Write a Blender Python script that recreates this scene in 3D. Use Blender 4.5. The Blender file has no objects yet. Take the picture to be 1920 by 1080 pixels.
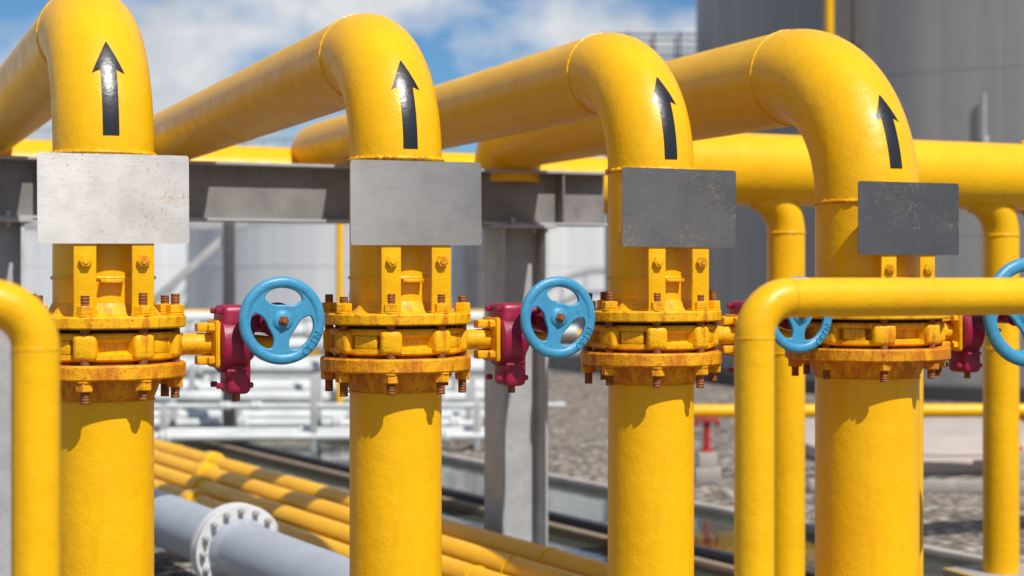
import bpy, bmesh, math, random
from mathutils import Vector, Matrix, Euler, noise
random.seed(4)
EYE=1.9; K=EYE/1.7; TH=math.radians(22.8)
C=bpy.context; S=C.scene
rad=math.radians
# ---------------------------------------------------------------- materials
def new_mat(name):
    m=bpy.data.materials.new(name); m.use_nodes=True
    nt=m.node_tree; b=nt.nodes['Principled BSDF']
    return m,nt,b
def N(nt,t,**k):
    n=nt.nodes.new(t)
    for a,v in k.items(): setattr(n,a,v)
    return n
def L(nt,a,b): nt.links.new(a,b)
def coords(nt,scale=(1,1,1)):
    tc=N(nt,'ShaderNodeTexCoord'); mp=N(nt,'ShaderNodeMapping')
    mp.inputs['Scale'].default_value=scale
    L(nt,tc.outputs['Object'],mp.inputs['Vector']); return mp.outputs['Vector']
def noise_n(nt,vec,scale,detail=4,rough=.55):
    n=N(nt,'ShaderNodeTexNoise'); n.inputs['Scale'].default_value=scale
    n.inputs['Detail'].default_value=detail; n.inputs['Roughness'].default_value=rough
    L(nt,vec,n.inputs['Vector']); return n.outputs['Fac']
def ramp(nt,fac,stops):
    r=N(nt,'ShaderNodeValToRGB'); e=r.color_ramp.elements
    while len(e)<len(stops): e.new(.5)
    for i,(p,c) in enumerate(stops):
        e[i].position=p; e[i].color=(c,c,c,1) if not hasattr(c,'__len__') else (*c,1)
    L(nt,fac,r.inputs['Fac']); return r.outputs['Color']
def mix(nt,fac,a,b,mode='MIX'):
    m=N(nt,'ShaderNodeMix',data_type='RGBA',blend_type=mode)
    if hasattr(fac,'is_linked') or hasattr(fac,'links'): L(nt,fac,m.inputs[0])
    else: m.inputs[0].default_value=fac
    for s,v in ((6,a),(7,b)):
        if hasattr(v,'links'): L(nt,v,m.inputs[s])
        else: m.inputs[s].default_value=(*v,1)
    return m.outputs[2]
def bump(nt,b,h,strength=.2,dist=.01,nrm=None):
    bp=N(nt,'ShaderNodeBump'); bp.inputs['Strength'].default_value=strength
    bp.inputs['Distance'].default_value=dist; L(nt,h,bp.inputs['Height'])
    if nrm is not None: L(nt,nrm,bp.inputs['Normal'])
    L(nt,bp.outputs['Normal'],b.inputs['Normal']); return bp.outputs['Normal']

def yellow_paint(name,rust=0.0,base=(.86,.465,.001),bumpy=1.0):
    m,nt,b=new_mat(name)
    v=coords(nt)
    n1=noise_n(nt,v,3.2,5); 
    col=mix(nt,ramp(nt,n1,[(.3,0),(.75,1)]),base,(base[0]*.90,base[1]*.83,base[2]))
    n2=noise_n(nt,v,120,3,.7)
    col=mix(nt,ramp(nt,n2,[(.69,0),(.76,.4)]),col,(.5,.23,.01))
    # faint dust runs
    n5=noise_n(nt,coords(nt,(1,1,.12)),26,4,.6)
    col=mix(nt,ramp(nt,n5,[(.54,0),(.78,.36)]),col,(.60,.28,.004))
    if rust>0:
        vs=coords(nt,(1,1,.35))
        n3=noise_n(nt,vs,22,6,.68)
        lo=.62-rust*.25
        col=mix(nt,ramp(nt,n3,[(lo,0),(lo+.14,.85)]),col,(.50,.14,.005))
        n4=noise_n(nt,v,60,5,.7)
        col=mix(nt,ramp(nt,n4,[(.65-rust*.12,0),(.73,.9)]),col,(.12,.032,.012))
    L(nt,col,b.inputs['Base Color'])
    rn=noise_n(nt,v,14,5); L(nt,ramp(nt,rn,[(.3,.30+rust*.2),(.75,.50+rust*.25)]),b.inputs['Roughness'])
    b.inputs['Specular IOR Level'].default_value=.30
    b.inputs['Coat Weight'].default_value=.05*(1-rust); b.inputs['Coat Roughness'].default_value=.15
    nb=bump(nt,b,noise_n(nt,v,130,2,.5),.26*bumpy,.004)
    bump(nt,b,noise_n(nt,v,20,3,.5),.26*bumpy,.01,nb)
    return m
def simple(name,col,rough=.5,metal=0,var=.25,nscale=12,bs=.15,bscale=60,coat=0,dirt=None):
    m,nt,b=new_mat(name); v=coords(nt)
    c=mix(nt,ramp(nt,noise_n(nt,v,nscale,5),[(.3,0),(.75,1)]),col,tuple(x*(1-var) for x in col))
    if dirt: c=mix(nt,ramp(nt,noise_n(nt,v,nscale*3,6,.7),[(.56,0),(.68,.8)]),c,dirt)
    L(nt,c,b.inputs['Base Color']); b.inputs['Roughness'].default_value=rough
    b.inputs['Metallic'].default_value=metal; b.inputs['Coat Weight'].default_value=coat
    bump(nt,b,noise_n(nt,v,bscale,3),bs,.005)
    return m
YEL=yellow_paint('yellow_paint')
YELF=yellow_paint('yellow_paint_worn',.42,(.84,.43,.001),bumpy=1.6)
YELR=yellow_paint('yellow_paint_rusty',.82,(.80,.36,.002),bumpy=2)
BLACK=simple('black_gloss_paint',(.012,.012,.016),.30,var=.3,bs=.16,bscale=60,coat=.1)
BLUE=simple('blue_wheel_paint',(.05,.29,.49),.42,var=.22,nscale=25,bs=.25,dirt=(.03,.17,.30))
RED=simple('crimson_gearbox_paint',(.34,.008,.055),.42,var=.45,nscale=14,bs=.3,dirt=(.20,.01,.03))
RUST=simple('rusty_stud',(.36,.12,.03),.7,.3,var=.6,nscale=60,bs=.5,dirt=(.08,.03,.02))
DARK=simple('dark_gasket',(.03,.022,.015),.8)
GALV=simple('galvanised_steel',(.44,.44,.45),.55,.1,var=.25,nscale=7,bs=.2,dirt=(.28,.27,.26))
GALVD=simple('dark_beam_steel',(.25,.24,.235),.6,.1,var=.4,nscale=5,bs=.25,dirt=(.14,.125,.11))  # darker tone than the column steel, with random stains
GREYP=simple('grey_pipe_paint',(.38,.42,.48),.4,var=.12,nscale=6)
WHITE=simple('white_pipe_paint',(.66,.68,.68),.5,var=.3,nscale=3)
REDP=simple('red_stand_paint',(.45,.02,.03),.5)
CONC=simple('concrete',(.40,.37,.34),.9,var=.3,nscale=3,bs=.4,bscale=30,dirt=(.24,.22,.2))
PAD=simple('pale_concrete',(.52,.44,.39),.9,var=.25,nscale=1.5,bs=.4,bscale=20,dirt=(.40,.34,.30))
STEELD=simple('dark_steel',(.05,.05,.055),.6,var=.3)
def plate_mat():
    m,nt,b=new_mat('brushed_plate_metal')
    v=coords(nt); vb=coords(nt,(2.5,3,420))
    vo=coords(nt)
    oi=N(nt,'ShaderNodeObjectInfo')
    ad=N(nt,'ShaderNodeVectorMath',operation='ADD');L(nt,vo,ad.inputs[0])
    sc=N(nt,'ShaderNodeMath',operation='MULTIPLY');sc.inputs[1].default_value=37.0;L(nt,oi.outputs['Random'],sc.inputs[0]);L(nt,sc.outputs[0],ad.inputs[1])
    v=ad.outputs[0]
    br=noise_n(nt,vb,3,3,.6)
    c=mix(nt,ramp(nt,br,[(.3,0),(.7,1)]),(.25,.242,.24),(.33,.322,.32))
    c=mix(nt,ramp(nt,noise_n(nt,v,7,6,.65),[(.42,0),(.70,.5)]),c,(.18,.172,.168))
    n=noise_n(nt,v,125,5,.74); n2=noise_n(nt,v,5.5,4,.6)
    mul=N(nt,'ShaderNodeMath',operation='MULTIPLY_ADD'); mul.inputs[1].default_value=.35
    L(nt,n2,mul.inputs[0]); L(nt,n,mul.inputs[2])
    mask=ramp(nt,mul.outputs[0],[(.775,0),(.83,.75)])
    c=mix(nt,mask,c,(.30,.18,.075))
    L(nt,c,b.inputs['Base Color'])
    inv=ramp(nt,mask,[(0,.95),(.75,.25)]); L(nt,inv,b.inputs['Metallic'])
    L(nt,ramp(nt,noise_n(nt,v,5,4),[(.3,.47),(.7,.57)]),b.inputs['Roughness'])
    b.inputs['Anisotropic'].default_value=.92
    vt=N(nt,'ShaderNodeVectorTransform',vector_type='VECTOR',convert_from='OBJECT',convert_to='WORLD')
    vt.inputs[0].default_value=(0,0,1);L(nt,vt.outputs[0],b.inputs['Tangent'])
    bump(nt,b,br,.14,.001)
    return m
PLATE=plate_mat()
# ---------------------------------------------------------------- mesh builder
class B:
    def __init__(s,name,parent=None,mat=None,loc=(0,0,0),rotz=0,angle=35):
        s.name=name;s.parent=parent;s.bm=bmesh.new();s.mats=[mat] if mat else [];s.loc=loc;s.rotz=rotz;s.angle=angle
    def mi(s,mat):
        if mat is None: return 0
        if mat not in s.mats: s.mats.append(mat)
        return s.mats.index(mat)
    def lathe(s,prof,M=Matrix(),mat=None,seg=48,ang0=0,closed=False):
        k=s.mi(mat);rings=[]
        for r,z in prof:
            if r<1e-6: rings.append([s.bm.verts.new(M@Vector((0,0,z)))])
            else: rings.append([s.bm.verts.new(M@Vector((r*math.cos(ang0+2*math.pi*i/seg),r*math.sin(ang0+2*math.pi*i/seg),z))) for i in range(seg)])
        pairs=list(zip(rings,rings[1:]))
        if closed: pairs.append((rings[-1],rings[0]))
        for a,b in pairs:
            for i in range(seg):
                j=(i+1)%seg
                if len(a)==1 and len(b)==1: continue
                if len(a)==1: f=(a[0],b[i],b[j])
                elif len(b)==1: f=(a[i],a[j],b[0])
                else: f=(a[i],a[j],b[j],b[i])
                f=s.bm.faces.new(f);f.material_index=k
        return s
    def cyl(s,r,z0,z1,M=Matrix(),mat=None,seg=32,bev=None,ang0=0):
        bv=min(r*.15,abs(z1-z0)*.25) if bev is None else bev
        return s.lathe([(0,z0),(r-bv,z0),(r,z0+bv),(r,z1-bv),(r-bv,z1),(0,z1)],M,mat,seg,ang0)
    def torus(s,R,r,M=Matrix(),mat=None,seg=64,seg2=12,jit=0):
        k=s.mi(mat);g=[]
        for i in range(seg):
            a=2*math.pi*i/seg;row=[]
            rr=r*(1+jit*math.sin(i*2.1)*random.uniform(.3,1))
            for j in range(seg2):
                b=2*math.pi*j/seg2
                row.append(s.bm.verts.new(M@Vector(((R+rr*math.cos(b))*math.cos(a),(R+rr*math.cos(b))*math.sin(a),rr*math.sin(b)))))
            g.append(row)
        for i in range(seg):
            for j in range(seg2):
                f=s.bm.faces.new((g[i][j],g[(i+1)%seg][j],g[(i+1)%seg][(j+1)%seg2],g[i][(j+1)%seg2]));f.material_index=k
        return s
    def sweep(s,pts,r,mat=None,seg=48,cap=True):
        k=s.mi(mat);pts=[Vector(p) for p in pts];n=len(pts)
        tan=[]
        for i in range(n):
            a=pts[max(i-1,0)];b=pts[min(i+1,n-1)];tan.append((b-a).normalized())
        ref=Vector((1,0,0)) if abs(tan[0].x)<.9 else Vector((0,1,0))
        nn=(ref-tan[0]*ref.dot(tan[0])).normalized();rings=[]
        for i in range(n):
            nn=(nn-tan[i]*nn.dot(tan[i])).normalized();bb=tan[i].cross(nn)
            rings.append([s.bm.verts.new(pts[i]+r*(math.cos(2*math.pi*j/seg)*nn+math.sin(2*math.pi*j/seg)*bb)) for j in range(seg)])
        for a,b in zip(rings,rings[1:]):
            for i in range(seg):
                f=s.bm.faces.new((a[i],a[(i+1)%seg],b[(i+1)%seg],b[i]));f.material_index=k
        if cap:
            for rr in (list(reversed(rings[0])),rings[-1]):
                f=s.bm.faces.new(rr);f.material_index=k
        return s
    def box(s,c,size,M=Matrix(),mat=None,bev=.005,segs=2):
        k=s.mi(mat);r=bmesh.ops.create_cube(s.bm,size=1,matrix=M@Matrix.Translation(c)@Matrix.Diagonal((*size,1)))
        vs=r['verts'];es=list({e for v in vs for e in v.link_edges});fs=list({f for v in vs for f in v.link_faces})
        for f in fs:f.material_index=k
        if bev>0: bmesh.ops.bevel(s.bm,geom=es,offset=bev,segments=segs,profile=.5,affect='EDGES')
        return s
    def done(s):
        bmesh.ops.recalc_face_normals(s.bm,faces=s.bm.faces)
        me=bpy.data.meshes.new(s.name);s.bm.to_mesh(me);s.bm.free()
        for m in s.mats: me.materials.append(m)
        me.polygons.foreach_set('use_smooth',[True]*len(me.polygons));me.set_sharp_from_angle(angle=rad(s.angle))
        o=bpy.data.objects.new(s.name,me);C.collection.objects.link(o)
        o.location=s.loc;o.rotation_euler[2]=s.rotz
        if s.parent:o.parent=s.parent
        return o
def empty(name,loc,rz=0):
    o=bpy.data.objects.new(name,None);o.empty_display_size=.1;o.location=loc;o.rotation_euler[2]=rz;C.collection.objects.link(o);return o
def T(x,y,z): return Matrix.Translation((x,y,z))
RX=Matrix.Rotation(rad(90),4,'X')   # local z -> -y
RY=Matrix.Rotation(rad(90),4,'Y')   # local z -> +x
def arc(c,R,a0,a1,ex,ey,n=24):
    c=Vector(c);ex=Vector(ex);ey=Vector(ey)
    return [c+R*(math.cos(a0+(a1-a0)*i/n)*ex+math.sin(a0+(a1-a0)*i/n)*ey) for i in range(n+1)]

# ---------------------------------------------------------------- riser lines
Zu0,Zu1=-.172,-.132; Zb0,Zb1=-.274,-.186; Zl0,Zl1=-.335,-.286
def weldM(p,d):
    return Matrix.Translation(p)@Vector(d).to_track_quat('Z','Y').to_matrix().to_4x4()
def gas_pipe(loc,r,zw,R,tend,arrow,rf):
    e=empty('gas_pipe',loc,TH)
    p=B('pipe_run',e,YEL)
    pts=[(0,0,Zu1+.02),(0,0,zw-.01)]+[tuple(q) for q in arc((0,R,zw),R,math.pi,math.pi/2,(0,1,0),(0,0,1),30)]
    hz=zw+R; Re=r+.02
    n=10
    for i in range(1,n): pts.append((0,R+(tend-R-Re)*i/n,hz))
    pts+= [tuple(q) for q in arc((0,tend-Re,hz-Re),Re,math.pi/2,0,(0,1,0),(0,0,1),14)]
    pts.append((0,tend,hz-Re-.06))
    p.sweep(pts,r,YEL,64)
    p.sweep([(0,0,-EYE),(0,0,-1),(0,0,Zl0-.02)],r,YEL,64)
    p.done()
    w=B('weld_beads',e,YEL)
    w.torus(r+.001,.0085,T(0,0,zw-.012),YELF,90,8,.45)
    w.torus(r+.001,.005,T(0,0,-.01),YEL,90,8,.4)
    w.torus(r+.0005,.004,T(0,0,Zl0-.075),YEL,90,8,.4)
    w.torus(r+.0005,.0045,weldM((0,R,hz),(0,1,0)),YEL,90,8,.45)
    w.done()
    a0,a1=map(rad,arrow)
    a=B('flow_arrow',e,BLACK)
    rr=r+.0015; ah=a0+(a1-a0)*.70; sw=.026*(r/.162)**.3; hw=.053*(r/.162)**.3
    def P(t,wd):
        b=wd/rr; q=R+rr*math.cos(b)
        return Vector((rr*math.sin(b),R-q*math.cos(t),zw+q*math.sin(t)))
    def strip(t0,t1,w0,w1,n=14,notch=0):
        rows=[]
        for i in range(n+1):
            f=i/n;wd=w0+(w1-w0)*f;row=[]
            for j in range(9):
                x=(j/4-1)
                t=t0+(t1-t0)*f-notch*abs(x)*(1-f)
                row.append(a.bm.verts.new(P(t,x*wd)))
            rows.append(row)
        for A_,B_ in zip(rows,rows[1:]):
            for j in range(8): a.bm.faces.new((A_[j],A_[j+1],B_[j+1],B_[j]))
    strip(a0,ah,sw,sw); strip(ah+.0004,a1,hw,.0015,notch=rad(2.0))
    a.done()
    return e
def hex_nut(b,x,y,z0,z1,rad_,mat): b.cyl(rad_,z0,z1,T(x,y,0),mat,6,bev=.003,ang0=random.random())
def stud(b,x,y,z0,z1,r,mat):
    prof=[(0,z0)];n=int((z1-z0)/.0045)
    for i in range(n+1):
        z=z0+(z1-z0)*i/n; prof.append((r if i%2 else r*.86,z))
    prof.append((0,z1)); b.lathe(prof,T(x,y,0),mat,14)
def rrect(w,h,rc,n=6):
    out=[]
    for cx,cy,a in ((w/2-rc,h/2-rc,0),(-w/2+rc,h/2-rc,90),(-w/2+rc,-h/2+rc,180),(w/2-rc,-h/2+rc,270)):
        for i in range(n+1):
            t=rad(a+90*i/n);out.append((cx+rc*math.cos(t),cy+rc*math.sin(t)))
    return out
def valve(loc,r,rf,gx,wx,wy,wr,nst=8):
    e=empty('butterfly_valve',loc,TH)
    f=B('upper_flange',e,YELF)
    f.lathe([(r-.01,Zu0),(rf-.004,Zu0),(rf,Zu0+.005),(rf,Zu1-.006),(rf-.005,Zu1),(r+.03,Zu1),(r+.018,Zu1+.008),(r+.006,Zu1+.030),(r-.002,Zu1+.045)],seg=96,mat=YELF).done()
    f=B('lower_flange',e,YELR)
    f.lathe([(r-.002,Zl0-.075),(r+.008,Zl0-.05),(r+.022,Zl0-.012),(r+.032,Zl0),(rf-.005,Zl0),(rf,Zl0+.006),(rf,Zl1-.006),(rf-.005,Zl1),(r-.02,Zl1)],seg=96,mat=YELR).done()
    g=B('gaskets',e,DARK)
    g.cyl(rf*.80,Zu0-.016,Zu0+.002,seg=64,mat=DARK,bev=.001);g.cyl(rf*.80,Zl1-.002,Zb0+.003,seg=64,mat=RUST,bev=.001);g.done()
    v=B('valve_body',e,YELF)
    zc=(Zb0+Zb1)/2;hh=(Zb1-Zb0)/2
    v.lathe([(r-.02,Zb0),(rf*.86,Zb0),(rf*.88,Zb0+.006),(rf*.88,Zb0+.020),(rf*.78,Zb0+.028),(rf*.78,Zb1-.028),(rf*.88,Zb1-.02),(rf*.88,Zb1-.006),(rf*.86,Zb1),(r-.02,Zb1)],seg=96,mat=YELF)
    pc=rf*.885
    for i in range(nst):
        a=2*math.pi*(i+.5)/nst
        M=Matrix.Rotation(a,4,'Z')@T(pc-.012,0,zc)
        v.box((0,0,0),(.062,.074*rf/.265,hh*2-.006),M,YELF,.016,3)
        a2=a+math.pi/nst
        if i%2==0: v.box((0,0,0),(.03,.085,.045),Matrix.Rotation(a2,4,'Z')@T(rf*.82,0,zc),YELF,.006)
    v.done()
    s=B('studs_and_nuts',e,YELF)
    for i in range(nst):
        a=2*math.pi*(i+.5)/nst; x=pc*math.cos(a);y=pc*math.sin(a)
        j=random.uniform(-.010,.010)
        s.cyl(.03,Zu1,Zu1+.006,T(x,y,0),YELF,20);hex_nut(s,x,y,Zu1+.006,Zu1+.034,.029,YELF);stud(s,x,y,Zu1+.03,Zu1+.066+j,.0155,RUST)
        s.cyl(.0155,Zl1-.005,Zu0+.005,T(x,y,0),RUST,14)
        s.cyl(.03,Zl0-.005,Zl0,T(x,y,0),YELR,20);hex_nut(s,x,y,Zl0-.033,Zl0-.005,.029,YELR);stud(s,x,y,Zl0-.072+j,Zl0-.03,.0155,RUST)
    s.done()
    # operator
    k=B('stem_bracket',e,YELF);zs=-.232
    k.cyl(.036,rf*.8,gx-.05,T(0,0,zs)@RY,YELF,28)
    k.cyl(.055,rf*.8,rf*.8+.035,T(0,0,zs)@RY,YELF,28)
    k.box((gx-.062,0,zs),(.02,.15,.16),mat=YELF,bev=.012)
    k.box((gx-.095,0,zs+.055),(.055,.05,.03),mat=YELF,bev=.006)
    k.box((gx-.095,0,zs-.055),(.055,.05,.03),mat=YELF,bev=.006)
    for dy in (-.052,.052):
        for dz in (-.055,.055): k.cyl(.016,gx-.092,gx-.07,T(0,dy,zs+dz)@RY,YELF,6)
    k.lathe([(0,gx+.20),(.008,gx+.195),(.02,gx+.15),(.026,gx+.10),(.03,gx+.05)],T(0,0,zs)@RY,YELF,20)
    k.done()
    b=B('gearbox',e,RED)
    b.box((gx,0,zs+.03),(.10,.15,.20),mat=RED,bev=.022,segs=3)
    b.box((gx+.012,0,zs-.095),(.085,.12,.15),mat=RED,bev=.02,segs=3)
    b.cyl(.098,gx-.052,gx+.045,T(0,0,zs)@RY,RED,36,bev=.008)
    b.cyl(.062,gx+.03,gx+.068,T(0,0,zs)@RY,RED,30,bev=.008)
    b.box(((gx+wx)/2+.01,0,-.153),(wx-gx+.02,.10,.085),mat=RED,bev=.018,segs=3)
    b.cyl(.050,-.085,wy-.055,T(wx,0,-.153)@RX,RED,30,bev=.006)
    b.cyl(.060,wy-.075,wy-.06,T(wx,0,-.153)@RX,RED,30,bev=.003)
    for q in range(6):
        a=q*math.pi/3; b.cyl(.007,wy-.062,wy-.052,T(wx+.048*math.cos(a),0,-.153+.048*math.sin(a))@RX,RED,6)
    for dy,dz in ((-.05,.11),(.05,.11),(-.045,-.14),(.045,-.14),(-.062,.0),(.062,0)):
        b.cyl(.010,gx+.04,gx+.062,T(0,dy,zs+dz)@RY,RED,6)
        b.cyl(.010,gx-.062,gx-.04,T(0,dy,zs+dz)@RY,RED,6)
    b.cyl(.014,zs-.195,zs-.165,T(gx+.01,-.02,0),RUST,6)
    for z in (.07,.0,-.07): b.box((gx,-.076,zs+z-.02),(.07,.012,.012),mat=RED,bev=.004)
    b.done()
    sh=B('wheel_shaft',e,STEELD);sh.cyl(.014,wy-.07,wy+.014,T(wx,0,-.153)@RX,STEELD,20);sh.done()
    # handwheel
    cu=bpy.data.curves.new('hw','CURVE');cu.dimensions='2D';cu.fill_mode='BOTH';cu.extrude=.004;cu.bevel_depth=.005;cu.bevel_resolution=3
    def spl(pts):
        sp=cu.splines.new('POLY');sp.points.add(len(pts)-1)
        for q,(x,y) in zip(sp.points,pts): q.co=(x,y,0,1)
        sp.use_cyclic_u=True
    spl([(wr*.93*math.cos(2*math.pi*i/96),wr*.93*math.sin(2*math.pi*i/96)) for i in range(96)])
    sp_=lambda v,p: math.copysign(abs(v)**p,v)
    for c in (90,210,330):
        pts=[]
        for i in range(48):
            t=2*math.pi*i/48
            rho=wr*(.55+.225*sp_(math.sin(t),.75)); hw_=rad(49)*(.80+.2*(rho/wr-.325)/.45)
            an=rad(c)+hw_*sp_(math.cos(t),.7)
            pts.append((rho*math.cos(an),rho*math.sin(an)))
        spl(pts)
    tmp=bpy.data.objects.new('tmp',cu);C.collection.objects.link(tmp);C.view_layer.update()
    me=bpy.data.meshes.new_from_object(tmp.evaluated_get(C.evaluated_depsgraph_get()));bpy.data.objects.remove(tmp)
    w=B('handwheel',e,BLUE);rotw=random.uniform(-14,14)
    MW=T(wx,-wy,-.153)@RX@Matrix.Rotation(rad(rotw),4,'Z')
    me.transform(MW)
    w.bm.from_mesh(me)
    rt=wr*.135
    w.lathe([(wr-rt+rt*.95*math.cos(t)*1.0,rt*.72*math.sin(t)) for t in [2*math.pi*i/16 for i in range(16)]],MW,BLUE,96,closed=True)
    w.lathe([(0,-.03),(wr*.22,-.03),(wr*.24,-.01),(wr*.25,.008),(wr*.19,.016),(wr*.17,.018),(0,.018)],MW,BLUE,36)
    w.done()
    nb=B('wheel_nut',e,RUST);nb.cyl(.017,wy+.015,wy+.03,T(wx,0,-.153)@RX,RUST,6);nb.cyl(.009,wy+.028,wy+.036,T(wx,0,-.153)@RX,RUST,12);nb.done()
    for i,ch in enumerate('OPEN'):
        tc=bpy.data.curves.new('t','FONT');tc.body=ch;tc.size=.034*wr/.147;tc.extrude=.0025;tc.align_x='CENTER';tc.align_y='CENTER'
        to=bpy.data.objects.new('t',tc);C.collection.objects.link(to);C.view_layer.update()
        m2=bpy.data.meshes.new_from_object(to.evaluated_get(C.evaluated_depsgraph_get()));bpy.data.objects.remove(to)
        an=rad(-52+10*i); m2.transform(T(wx,-wy-rt*.70,-.153)@RX@T((wr-rt)*math.cos(an),(wr-rt)*math.sin(an),0)@Matrix.Rotation(an+math.pi/2,4,'Z'))
        m2.materials.clear();m2.materials.append(BLUE)
        o=bpy.data.objects.new('wheel_letter',m2);C.collection.objects.link(o);o.parent=e
    return e
def sign_plate(loc,yo,z0,z1):
    e=empty('metal_sign_plate',loc,TH)
    p=B('plate',e,PLATE,loc=(0,-yo,(z0+z1)/2));W=.47;H=z1-z0
    o=rrect(W,H,.010)
    fr=[p.bm.verts.new((x,-.0015,z)) for x,z in o];bk=[p.bm.verts.new((x,.0015,z)) for x,z in o]
    p.bm.faces.new(fr);p.bm.faces.new(list(reversed(bk)))
    for i in range(len(o)): p.bm.faces.new((fr[i],fr[(i+1)%len(o)],bk[(i+1)%len(o)],bk[i]))
    p.mi(PLATE);ob=p.done();ob.rotation_euler=(random.uniform(-.012,.012),random.uniform(-.006,.006),random.uniform(-.01,.01))
    b=B('brackets',e,YELF)
    for sx in (-.09,.09):
        b.box((sx,-yo+.008,(Zu1+z0+.2)/2),(.070,.008,z0+.2-Zu1),mat=YEL,bev=.002)
        b.box((sx,-yo+.03,Zu1+.005),(.070,.05,.008),mat=YELF,bev=.002)
        b.cyl(.021,yo-.004,yo+.014,T(sx,0,z0-.055)@RX,YELF,6,bev=.003);b.cyl(.011,yo+.012,yo+.018,T(sx,0,z0-.055)@RX,YELF,12)
    b.box((0,-yo+.09,-.02),(.075,.12,.012),Matrix(),YELF,.003)
    b.done()
P=[(-1.340,5.25),(-.410,5.64),(.523,6.03),(1.424,6.42)]
cfg=[dict(r=.162,zw=.403,R=.44,t=4.7,arrow=(4,36)),dict(r=.162,zw=.413,R=.40,t=4.7,arrow=(2,36.5)),
     dict(r=.162,zw=.400,R=.40,t=4.7,arrow=(2.5,37)),dict(r=.205,zw=.300,R=.552,t=3.75,arrow=(8.7,33))]
for i,((x,y),c) in enumerate(zip(P,cfg)):
    big=i==3; rf=.325 if big else .265
    gas_pipe((x,y,EYE),c['r'],c['zw'],c['R'],c['t'],c['arrow'],rf)
    valve((x,y,EYE),c['r'],rf,.47 if big else .425,.68 if big else .56,.15,.225 if big else .148)
    z0,z1=((.098,.380),(.100,.386),(.100,.385),(.076,.356))[i]
    sign_plate((x,y,EYE),.275 if big else .225,z0,z1)

# ---------------------------------------------------------------- headers behind
def loc_at(px,z): return ((px-960)/3000*z,z)
e=empty('header_pipe',(-1.73,10.2,EYE),TH)
B('pipe',e,YEL).sweep([(-4.5,0,.62),(0,0,.62),(2.75,0,.62)],.20,YEL,40).done()
e=empty('header_pipe',(.84,8.9,EYE),TH)
HZ=.60;HR=.205
h=B('pipe',e,YEL);h.sweep([(0,0,HZ),(3,0,HZ),(8,0,HZ)],HR,YEL,56)
h.lathe([(0,-.10),(.10,-.085),(.16,-.05),(HR,0)],T(0,0,HZ)@RY,YEL,40);h.done()
hd=B('drop_pipes',e,YEL)
def drop(u,r=.108):
    R=.24
    a=arc((u-R,0,HZ-R-.12),R,rad(85),0,(1,0,0),(0,0,1),18)
    hd.sweep([(u-R+.02,0,HZ-.05)]+[tuple(q) for q in a]+[(u,0,-.3),(u,0,-EYE)],r,YEL,40)
    hd.torus(r,.006,T(u,0,HZ-R-.12),YEL,50,8,.3);hd.torus(r,.005,T(u,0,-.45),YEL,50,8,.3)
    hd.box((u,0,-EYE+.03),(.5,.5,.10),mat=CONC,bev=.01)
drop(.80);drop(2.34)
hd.done()
f=B('flange',e,YELF);f.cyl(.27,2.62,2.66,T(0,0,HZ)@RY,YELF,48);f.cyl(.27,2.67,2.71,T(0,0,HZ)@RY,YELF,48)
for q in range(12):
    a=q*math.pi/6+.1;f.cyl(.018,2.58,2.75,T(0,.24*math.cos(a),HZ+.24*math.sin(a))@RY,YELF,8)
f.done()
e=empty('vertical_gas_pipe',(1.80,7.3,0),TH)
v=B('pipe',e,YEL);v.sweep([(0,0,0),(0,0,1.4)]+[tuple(q) for q in arc((0,.2,1.45),.2,math.pi,math.pi/2,(0,1,0),(0,0,1),12)]+[(0,.9,1.65),(0,1.3,1.65)],.075,YEL,32).done()

# ---------------------------------------------------------------- steel frame
bx,by=-2.76,8.6
e=empty('steel_support_frame',(bx,by,EYE),TH)
b=B('i_beam',e,GALVD)
x0,x1=-1.6,3.62;cx=(x0+x1)/2;lx=x1-x0;t_,bo=.635,.30
b.box((cx,0,t_-.009),(lx,.20,.018),mat=GALV,bev=.002)
b.box((cx,0,bo+.009),(lx,.20,.018),mat=GALV,bev=.002)
b.box((cx,0,(t_+bo)/2),(lx-.01,.012,t_-bo-.036),mat=GALVD,bev=0)
for q in (.2,3.3): b.box((q,-.048,(t_+bo)/2),(.012,.085,t_-bo-.038),mat=GALVD,bev=0)
b.done()
def hcol(ux):
    c=B('h_column',e,GALV)
    zt=bo-.022;h=zt+EYE;zc=(zt-EYE)/2
    for s in (-1,1): c.box((ux+s*.14,0,zc),(.018,.30,h),mat=GALV,bev=.002)
    c.box((ux,0,zc),(.262,.012,h-.002),mat=GALV,bev=0)
    c.box((ux,0,bo-.011),(.38,.34,.02),mat=GALV,bev=.002)
    c.box((ux,0,-EYE+.02),(.42,.42,.03),mat=GALV,bev=.002)
    for dx in (-.07,.07):
        for dy in (-.12,.12): c.cyl(.014,bo-.045,bo+.04,T(ux+dx,dy,0),GALV,6)
    c.done()
hcol(3.02);hcol(-.03)
# ---------------------------------------------------------------- foreground rails
def rail(x,y,sgn,ln):
    e=empty('pipe_guard_rail',(x,y,EYE),TH)
    r=.05;R=.10;zt=-.058
    b=B('rail_pipe',e,YEL)
    pts=[(0,0,-EYE),(0,0,-1),(0,0,zt-R)]+[tuple(q) for q in arc((sgn*R,0,zt-R),R,math.pi,math.pi/2,(sgn,0,0),(0,0,1),16)]
    pts+=[(sgn*ln*.5,0,zt)]+[tuple(q) for q in arc((sgn*(ln-R),0,zt-R),R,math.pi/2,0,(sgn,0,0),(0,0,1),16)]+[(sgn*ln,0,-EYE)]
    b.sweep(pts,r,YEL,40)
    b.torus(r,.0018,T(0,0,zt-R-.0),YEL,40,8,.3);b.torus(r,.0018,weldM((sgn*R,0,zt),(1,0,0)),YEL,40,8,.3)
    b.cyl(.10,-EYE,-EYE+.012,mat=YEL);b.done()
rail(.606,4.0,1,2.6);rail(-1.012,3.4,-1,1.8)

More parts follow.
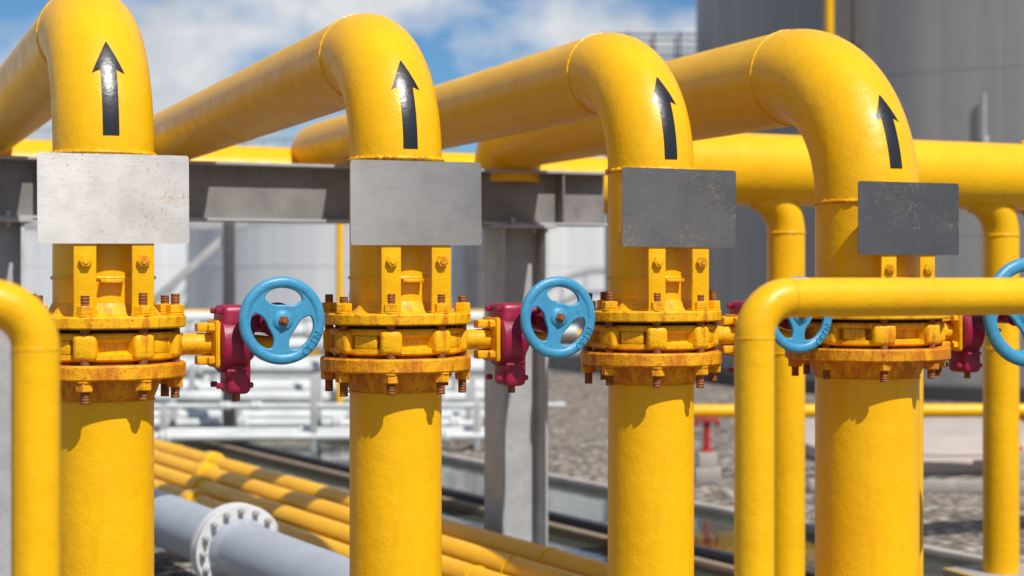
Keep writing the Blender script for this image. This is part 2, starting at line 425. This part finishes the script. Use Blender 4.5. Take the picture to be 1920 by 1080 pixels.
# ---------------------------------------------------------------- ground, canal, low pipelines
def sheet(name,pts,z,mat):
    me=bpy.data.meshes.new(name);me.from_pydata([(x,y,z) for x,y in pts],[],[list(range(len(pts)))]);me.materials.append(mat)
    o=bpy.data.objects.new(name,me);C.collection.objects.link(o);return o
def gravel():
    m,nt,b=new_mat('gravel');v=coords(nt)
    vo=N(nt,'ShaderNodeTexVoronoi');vo.inputs['Scale'].default_value=11;L(nt,v,vo.inputs['Vector'])
    sep=N(nt,'ShaderNodeSeparateColor');L(nt,vo.outputs['Color'],sep.inputs[0])
    c=ramp(nt,sep.outputs[0],[(0,(.14,.11,.09)),(.5,(.34,.28,.23)),(1,(.6,.53,.46))])
    c=mix(nt,ramp(nt,vo.outputs['Distance'],[(.25,0),(.7,1)]),c,(.06,.05,.04))
    c=mix(nt,ramp(nt,noise_n(nt,v,.7,4),[(.35,0),(.65,.4)]),c,(.24,.20,.16))
    L(nt,c,b.inputs['Base Color']);b.inputs['Roughness'].default_value=.95
    inv=N(nt,'ShaderNodeMath',operation='SUBTRACT');inv.inputs[0].default_value=1;L(nt,vo.outputs['Distance'],inv.inputs[1])
    bump(nt,b,inv.outputs[0],.8,.04);return m
sheet('ground',[(-500,-60),(500,-60),(500,900),(-500,900)],0,gravel())
wm,nt,b=new_mat('canal_water');b.inputs['Base Color'].default_value=(.05,.06,.045,1);b.inputs['Roughness'].default_value=.07
bump(nt,b,noise_n(nt,coords(nt),5,3),.10,.03)
d=Vector((-.53,.848));nrm=Vector((.848,.53))
def lane(p,o0,o1,a,c):
    p=Vector(p);return [tuple(p+nrm*o+d*s) for s,o in ((a,o0),(a,o1),(c,o1),(c,o0))]
A=(.62*K,10.3*K)
sheet('water',lane(A,-1.7,1.35,-9,26),.004,wm)
an=math.atan2(d.y,d.x)
BROWN=simple('brown_timber',(.24,.18,.12),.8,nscale=5)
for o_,w_,h_,m_,nm in ((0,.07,.10,STEELD,'canal_edge_rail'),(-.20,.09,.07,BROWN,'canal_edge_rail'),(1.4,.10,.07,CONC,'canal_kerb'),(-1.75,.12,.08,CONC,'canal_kerb')):
    c=Vector(A)+nrm*o_+d*8
    bb=B(nm,None,m_,loc=(c.x,c.y,h_/2),rotz=an);bb.box((0,0,0),(34,w_,h_),mat=m_,bev=.01);bb.done()
# diagonal yellow pipes
d2=Vector((-.512,.859));n2=Vector((.859,.512));an2=math.atan2(d2.y,d2.x)
for i,(o_,h_) in enumerate(((-.04,.32),(-.25,.30),(-.45,.27),(-.65,.24))):
    c=Vector((-1.15,10.0))*K+n2*o_*K
    e=empty('yellow_pipeline',(c.x,c.y,h_*K),an2)
    bb=B('pipe',e,YEL);bb.sweep([(-7,0,0),(0,0,0),(9,0,0),(16,0,0)],.076,YEL,24)
    for q in (-3,3,9):bb.torus(.076,.006,weldM((q,0,0),(1,0,0)),YEL,24,6)
    q=2.1-i*.5; bb.cyl(.10,q,q+.16,RY,YEL,24)
    bb.done()
    if i==0:
        s=B('supports',e,GALV)
        for q in (-5,-2,4,8): s.box((q,.36,-h_*K/2-.04),(.1,1.0,h_*K-.11),mat=GALV,bev=.005)
        s.done()
c=Vector((-1.40,8.15))*K
e=empty('grey_pipeline',(c.x,c.y,.30*K),an2)
bb=B('pipe',e,GREYP);bb.sweep([(-5.0,0,0),(0,0,0),(7,0,0),(14,0,0)],.168,GREYP,48).done()
bb=B('flange_pair',e,GREYP)
for a_,b_ in ((-.055,-.004),(.004,.055)): bb.cyl(.262,a_,b_,RY,WHITE,56,bev=.004)
bb.lathe([(.168,-.14),(.192,-.055),(.165,-.05)],RY,GREYP,48);bb.lathe([(.168,.14),(.192,.055),(.165,.05)],RY,GREYP,48)
for q in range(16):
    a=q*math.pi/8;M=T(0,.226*math.cos(a),.226*math.sin(a))@RY;bb.cyl(.020,-.085,.085,M,GALV,6);bb.cyl(.011,-.105,.105,M,GALV,10)
bb.done()
bb=B('saddles',e,CONC)
for q in (-3,3,9): bb.box((q,0,-.245),(.3,.5,.18),mat=CONC,bev=.02)
bb.done()
# white pipe rack rows far
def wrack(y,x0,x1,hs,r,mat,step=2.2,skew=0.0,dy=.18):
    y*=K;x0*=K;x1*=K;r*=K
    e=empty('white_pipe_rack' if mat is WHITE else 'yellow_pipeline',(x0,y,0),skew)
    b=B('pipes',e,mat);ln=x1-x0
    for k,h in enumerate(hs):
        rk=r*random.uniform(.6,1.15)
        l0=random.uniform(0,.8);l1=ln-random.uniform(0,.9)
        b.sweep([(l0,k*dy,h),(ln/2,k*dy,h),(l1,k*dy,h)],rk,mat,14)
        for q in range(3):
            u=random.uniform(1,ln-1.2); b.cyl(rk*1.7,u,u+.05,T(0,k*dy,h)@RY,mat,16);b.cyl(rk*1.7,u+.06,u+.11,T(0,k*dy,h)@RY,mat,16)
    b.done();s=B('posts',e,GALV);x=.3
    while x<ln:
        hh=max(hs)+random.choice((.05,.05,.35))
        s.box((x,-.0,hh/2),(.07,.07,hh),mat=GALV,bev=.004)
        s.box((x,dy*len(hs),hh/2),(.07,.07,hh),mat=GALV,bev=.004)
        s.box((x,dy*len(hs)/2,min(hs)-r-.02),(.09,dy*len(hs),.04),mat=GALV,bev=.004);x+=step*random.uniform(.7,1.2)
    s.done()
wrack(15.3,-5.2,.55,[.16,.20,.46],.04,WHITE,1.9,.03)
wrack(16.6,-5.8,.45,[.18,.24,.30],.06,WHITE,1.5,-.02,.3)
wrack(18.2,-6.2,.4,[.35,.70,.40],.07,WHITE,1.7,-.03,.4)
wrack(20.5,-7,.5,[.3,.42,.85,.55],.08,WHITE,2.3,.03,.4)
wrack(23.5,-8,1.0,[.5,.95,.6,.75],.10,WHITE,2.6,0,.5)
wrack(27,-9,1.3,[.45,.8,1.05],.12,WHITE,3,.02,.6)
wrack(22.2,-8,1.0,[.70,],.06,YEL,3,0)
wrack(25,-8,1.2,[.85,],.08,YEL,3,0)
wrack(30,-10,1.6,[.6,1.1],.09,YEL,3,-.02)
# right: yellow horizontal pipe + red stand
e=empty('yellow_pipeline',(1.15*K,13.1*K,.58*K),rad(2))
bb=B('pipe',e,YEL);bb.sweep([(-.1,0,0),(2,0,0),(8,0,0)],.062,YEL,24).sweep([(-.1,.5,-.05),(2,.5,-.05),(8,.5,-.05)],.045,YEL,24)
bb.done()
for px,yy in ((1325,13.1*K),(1905,13.3*K)):
    x,_=loc_at(px,yy)
    e=empty('red_pipe_stand',(x,yy,0))
    bb=B('concrete_base',e,CONC);bb.box((0,0,.07),(.24,.24,.14),mat=CONC,bev=.01).box((0,0,.21),(.17,.17,.14),mat=CONC,bev=.01).done()
    bb=B('stand',e,REDP);bb.cyl(.031,.28,.56,mat=REDP).cyl(.065,.28,.30,mat=REDP).box((0,0,.566),(.22,.13,.02),mat=REDP,bev=.003)
    bb.box((-.095,0,.54),(.02,.12,.05),mat=REDP,bev=.003).box((.095,0,.54),(.02,.12,.05),mat=REDP,bev=.003).done()
bb=B('concrete_pad',None,PAD,loc=(5.6,17.6,.07),rotz=rad(5));bb.box((0,0,0),(5.2,4.6,.14),mat=PAD,bev=.02);bb.done()
bb=B('concrete_kerb',None,CONC,loc=(5.2,13.9,.05),rotz=rad(-4));bb.box((0,0,0),(5.2,.12,.10),mat=CONC,bev=.01);bb.done()

# ---------------------------------------------------------------- tanks
def tank_mat(name,c1,c2,c3):
    m,nt,b=new_mat(name);v=coords(nt,(1,1,.04))
    c=mix(nt,ramp(nt,noise_n(nt,v,1.1,5,.6),[(.35,0),(.65,1)]),c1,c2)
    c=mix(nt,ramp(nt,noise_n(nt,coords(nt,(1,1,.03)),3.3,3,.6),[(.55,0),(.7,.7)]),c,c3)
    L(nt,c,b.inputs['Base Color']);b.inputs['Roughness'].default_value=.5
    bump(nt,b,noise_n(nt,coords(nt),2.5,2),.10,.05);return m
TG=tank_mat('weathered_grey_tank_paint',(.20,.20,.21),(.29,.275,.26),(.36,.32,.285))
TW=tank_mat('white_tank_paint',(.58,.60,.62),(.70,.71,.72),(.74,.74,.74))
TGR=simple('pale_green_tank_paint',(.42,.55,.42),.5)
def tank(name,x,y,R,H,mat,courses,rail=True,thin=False):
    e=empty(name,(x,y,0));b=B('shell',e,mat)
    b.lathe([(0,0),(R,0),(R,H),(R*.7,H+R*.06),(0,H+R*.1)],mat=mat,seg=160).done()
    s=B('plate_seams',e,mat);hh=H/courses;o=.004 if thin else .012
    for k in range(1,courses): s.lathe([(R-.01,k*hh-.014),(R+o,k*hh-.010),(R+o,k*hh+.010),(R-.01,k*hh+.014)],mat=mat,seg=160)
    if not thin:
        for k in range(courses):
            n=14
            for q in range(n):
                a=2*math.pi*(q+.5*(k%2)+.13*k)/n
                s.box((R,0,(k+.5)*hh),(.02,.05,hh-.07),Matrix.Rotation(a,4,'Z'),mat,0)
    s.done()
    s=B('base_ring',e,CONC);s.lathe([(R+.01,0),(R+.35,0),(R+.35,.22),(R+.01,.24)],mat=STEELD if mat is TG else CONC,seg=128).done()  # grey tanks: ring coloured dark to stand in for the shadow at the base
    if rail:
        s=B('top_rail',e,GALV)
        for z in (.5,1.05): s.torus(R-.05,.03,T(0,0,H+z),GALV,96,6)
        for q in range(60):
            a=2*math.pi*q/60;s.cyl(.025,H-.1,H+1.05,T((R-.05)*math.cos(a),(R-.05)*math.sin(a),0),GALV,6)
        s.done()
    return e
e=tank('storage_tank',10.5,30,7.0,10,TG,4,thin=True)
def on_tank(name,px,R,off,r,z0,z1,mat,cx=10.5,cy=30):
    k=(px-960)/3000
    A_=1+k*k;B_=-2*(k*cx+cy);C_=cx*cx+cy*cy-(R+off)**2
    y=(-B_-math.sqrt(B_*B_-4*A_*C_))/(2*A_);x=k*y
    b=B(name,e,mat,loc=(x-cx,y-cy,0));b.sweep([(0,0,z0),(0,0,(z0+z1)/2),(0,0,z1)],r,mat,16)
    dx,dy=cx-x,cy-y;l=math.hypot(dx,dy)
    z=z0+.3
    while z<z1: b.box((dx/l*off/2,dy/l*off/2,z),(.1,.1,.12),mat=mat,bev=.01);z+=1.6
    b.done()
on_tank('yellow_vent_pipe',1555,7,.3,.07,5.3,9.5,YEL)
on_tank('conduit',1845,7,.08,.03,3.6,4.6,GALV)
on_tank('conduit',1600,7,.12,.035,5.2,9.5,STEELD)
tank('storage_tank',-2.2,47,7.2,4.3,TW,4)
tank('storage_tank',-13,60,9,5.5,TW,5)
tank('storage_tank',1.2,66,4.2,5.0,TGR,5,rail=False)
tank('storage_tank',-.12,39.5,1.0,4.2,TG,4,rail=False)
# walkway beside grey tank
e=empty('access_walkway',(2.2,31,.2))
b=B('walkway',e,GALV)
for z in (5.9,6.1,6.35,5.7):b.box((.8,0,z),(2.6,.04,.04),mat=GALV,bev=0).box((.8,.8,z),(2.6,.04,.04),mat=GALV,bev=0)
b.box((.8,.4,5.55),(2.6,.9,.06),mat=GALV,bev=0)
for q in range(6):
    for yy in (0,.8): b.box((-.45+q*.5,yy,6.0),(.04,.04,.8),mat=GALV,bev=0)
for q in (-.3,1.2): b.box((q,.4,2.7),(.15,.15,5.8),mat=GALV,bev=0)
b.done()
# far pipe rack with brace
e=empty('steel_pipe_rack',(-3.18,18,0),rad(8))
b=B('frame',e,GALV)
b.box((0,0,1.25),(.16,.16,2.5),mat=STEELD,bev=.01);b.box((-3.2,0,1.25),(.16,.16,2.5),mat=STEELD,bev=.01)
b.box((-1.6,0,2.48),(3.6,.14,.16),mat=GALV,bev=.01)
b.box((0,0,0),(1.3,.09,.09),T(-.42,0,1.98)@Matrix.Rotation(rad(-42),4,'Y'),GALV,.005)
b.done()
e=empty('yellow_vent_pipe',(loc_at(637,20)[0],20,0));B('pipe',e,YEL).sweep([(0,0,0),(0,0,1.5),(0,0,3.0)],.045,YEL,16).done()
bb=B('white_boundary_wall',None,WHITE,loc=(-6,85,1.3));bb.box((0,0,0),(90,.3,2.6),mat=WHITE,bev=.02);bb.done()

# ---------------------------------------------------------------- light
el=rad(52);az=rad(34)
s=Vector((math.sin(az)*math.cos(el),-math.cos(az)*math.cos(el),math.sin(el)))
ld=bpy.data.lights.new('sun','SUN');ld.energy=5.0;ld.angle=rad(.5);ld.color=(1,.96,.89)
lo=bpy.data.objects.new('sun',ld);C.collection.objects.link(lo);lo.rotation_euler=s.to_track_quat('Z','Y').to_euler()
w=bpy.data.worlds.new('World');S.world=w;w.use_nodes=True;nt=w.node_tree
bg=nt.nodes['Background'];bg.inputs['Strength'].default_value=.075
sk=N(nt,'ShaderNodeTexSky',sky_type='NISHITA');sk.sun_disc=False;sk.sun_elevation=el;sk.sun_rotation=math.pi-az
sk.air_density=1.0;sk.dust_density=.2;sk.ozone_density=3
tc=N(nt,'ShaderNodeTexCoord');mp=N(nt,'ShaderNodeMapping');mp.inputs['Scale'].default_value=(1,1,1.5);mp.inputs['Location'].default_value=(2.97,.4,.2)
L(nt,tc.outputs['Generated'],mp.inputs['Vector'])
nf=noise_n(nt,mp.outputs['Vector'],5.2,9,.55)
cl=ramp(nt,nf,[(.455,0),(.57,.95)])
blue=mix(nt,1.0,sk.outputs[0],(.60,.92,1.20),'MULTIPLY')
cw=ramp(nt,noise_n(nt,mp.outputs['Vector'],14,5,.6),[(.35,(7.0,7.5,8.2)),(.62,(10.2,10.3,10.5))])
colr=mix(nt,cl,blue,cw)
L(nt,colr,bg.inputs['Color'])
# ---------------------------------------------------------------- camera
cd=bpy.data.cameras.new('camera');cam=bpy.data.objects.new('camera',cd);C.collection.objects.link(cam)
cam.location=(0,0,EYE);cam.rotation_euler=(rad(90),0,0)
cd.lens=56.25;cd.sensor_width=36;cd.shift_y=-25/1920;cd.clip_end=2000
cd.dof.use_dof=True;cd.dof.focus_distance=5.55;cd.dof.aperture_fstop=2.0
S.camera=cam
S.view_settings.view_transform='Standard';S.view_settings.look='None';S.view_settings.exposure=0
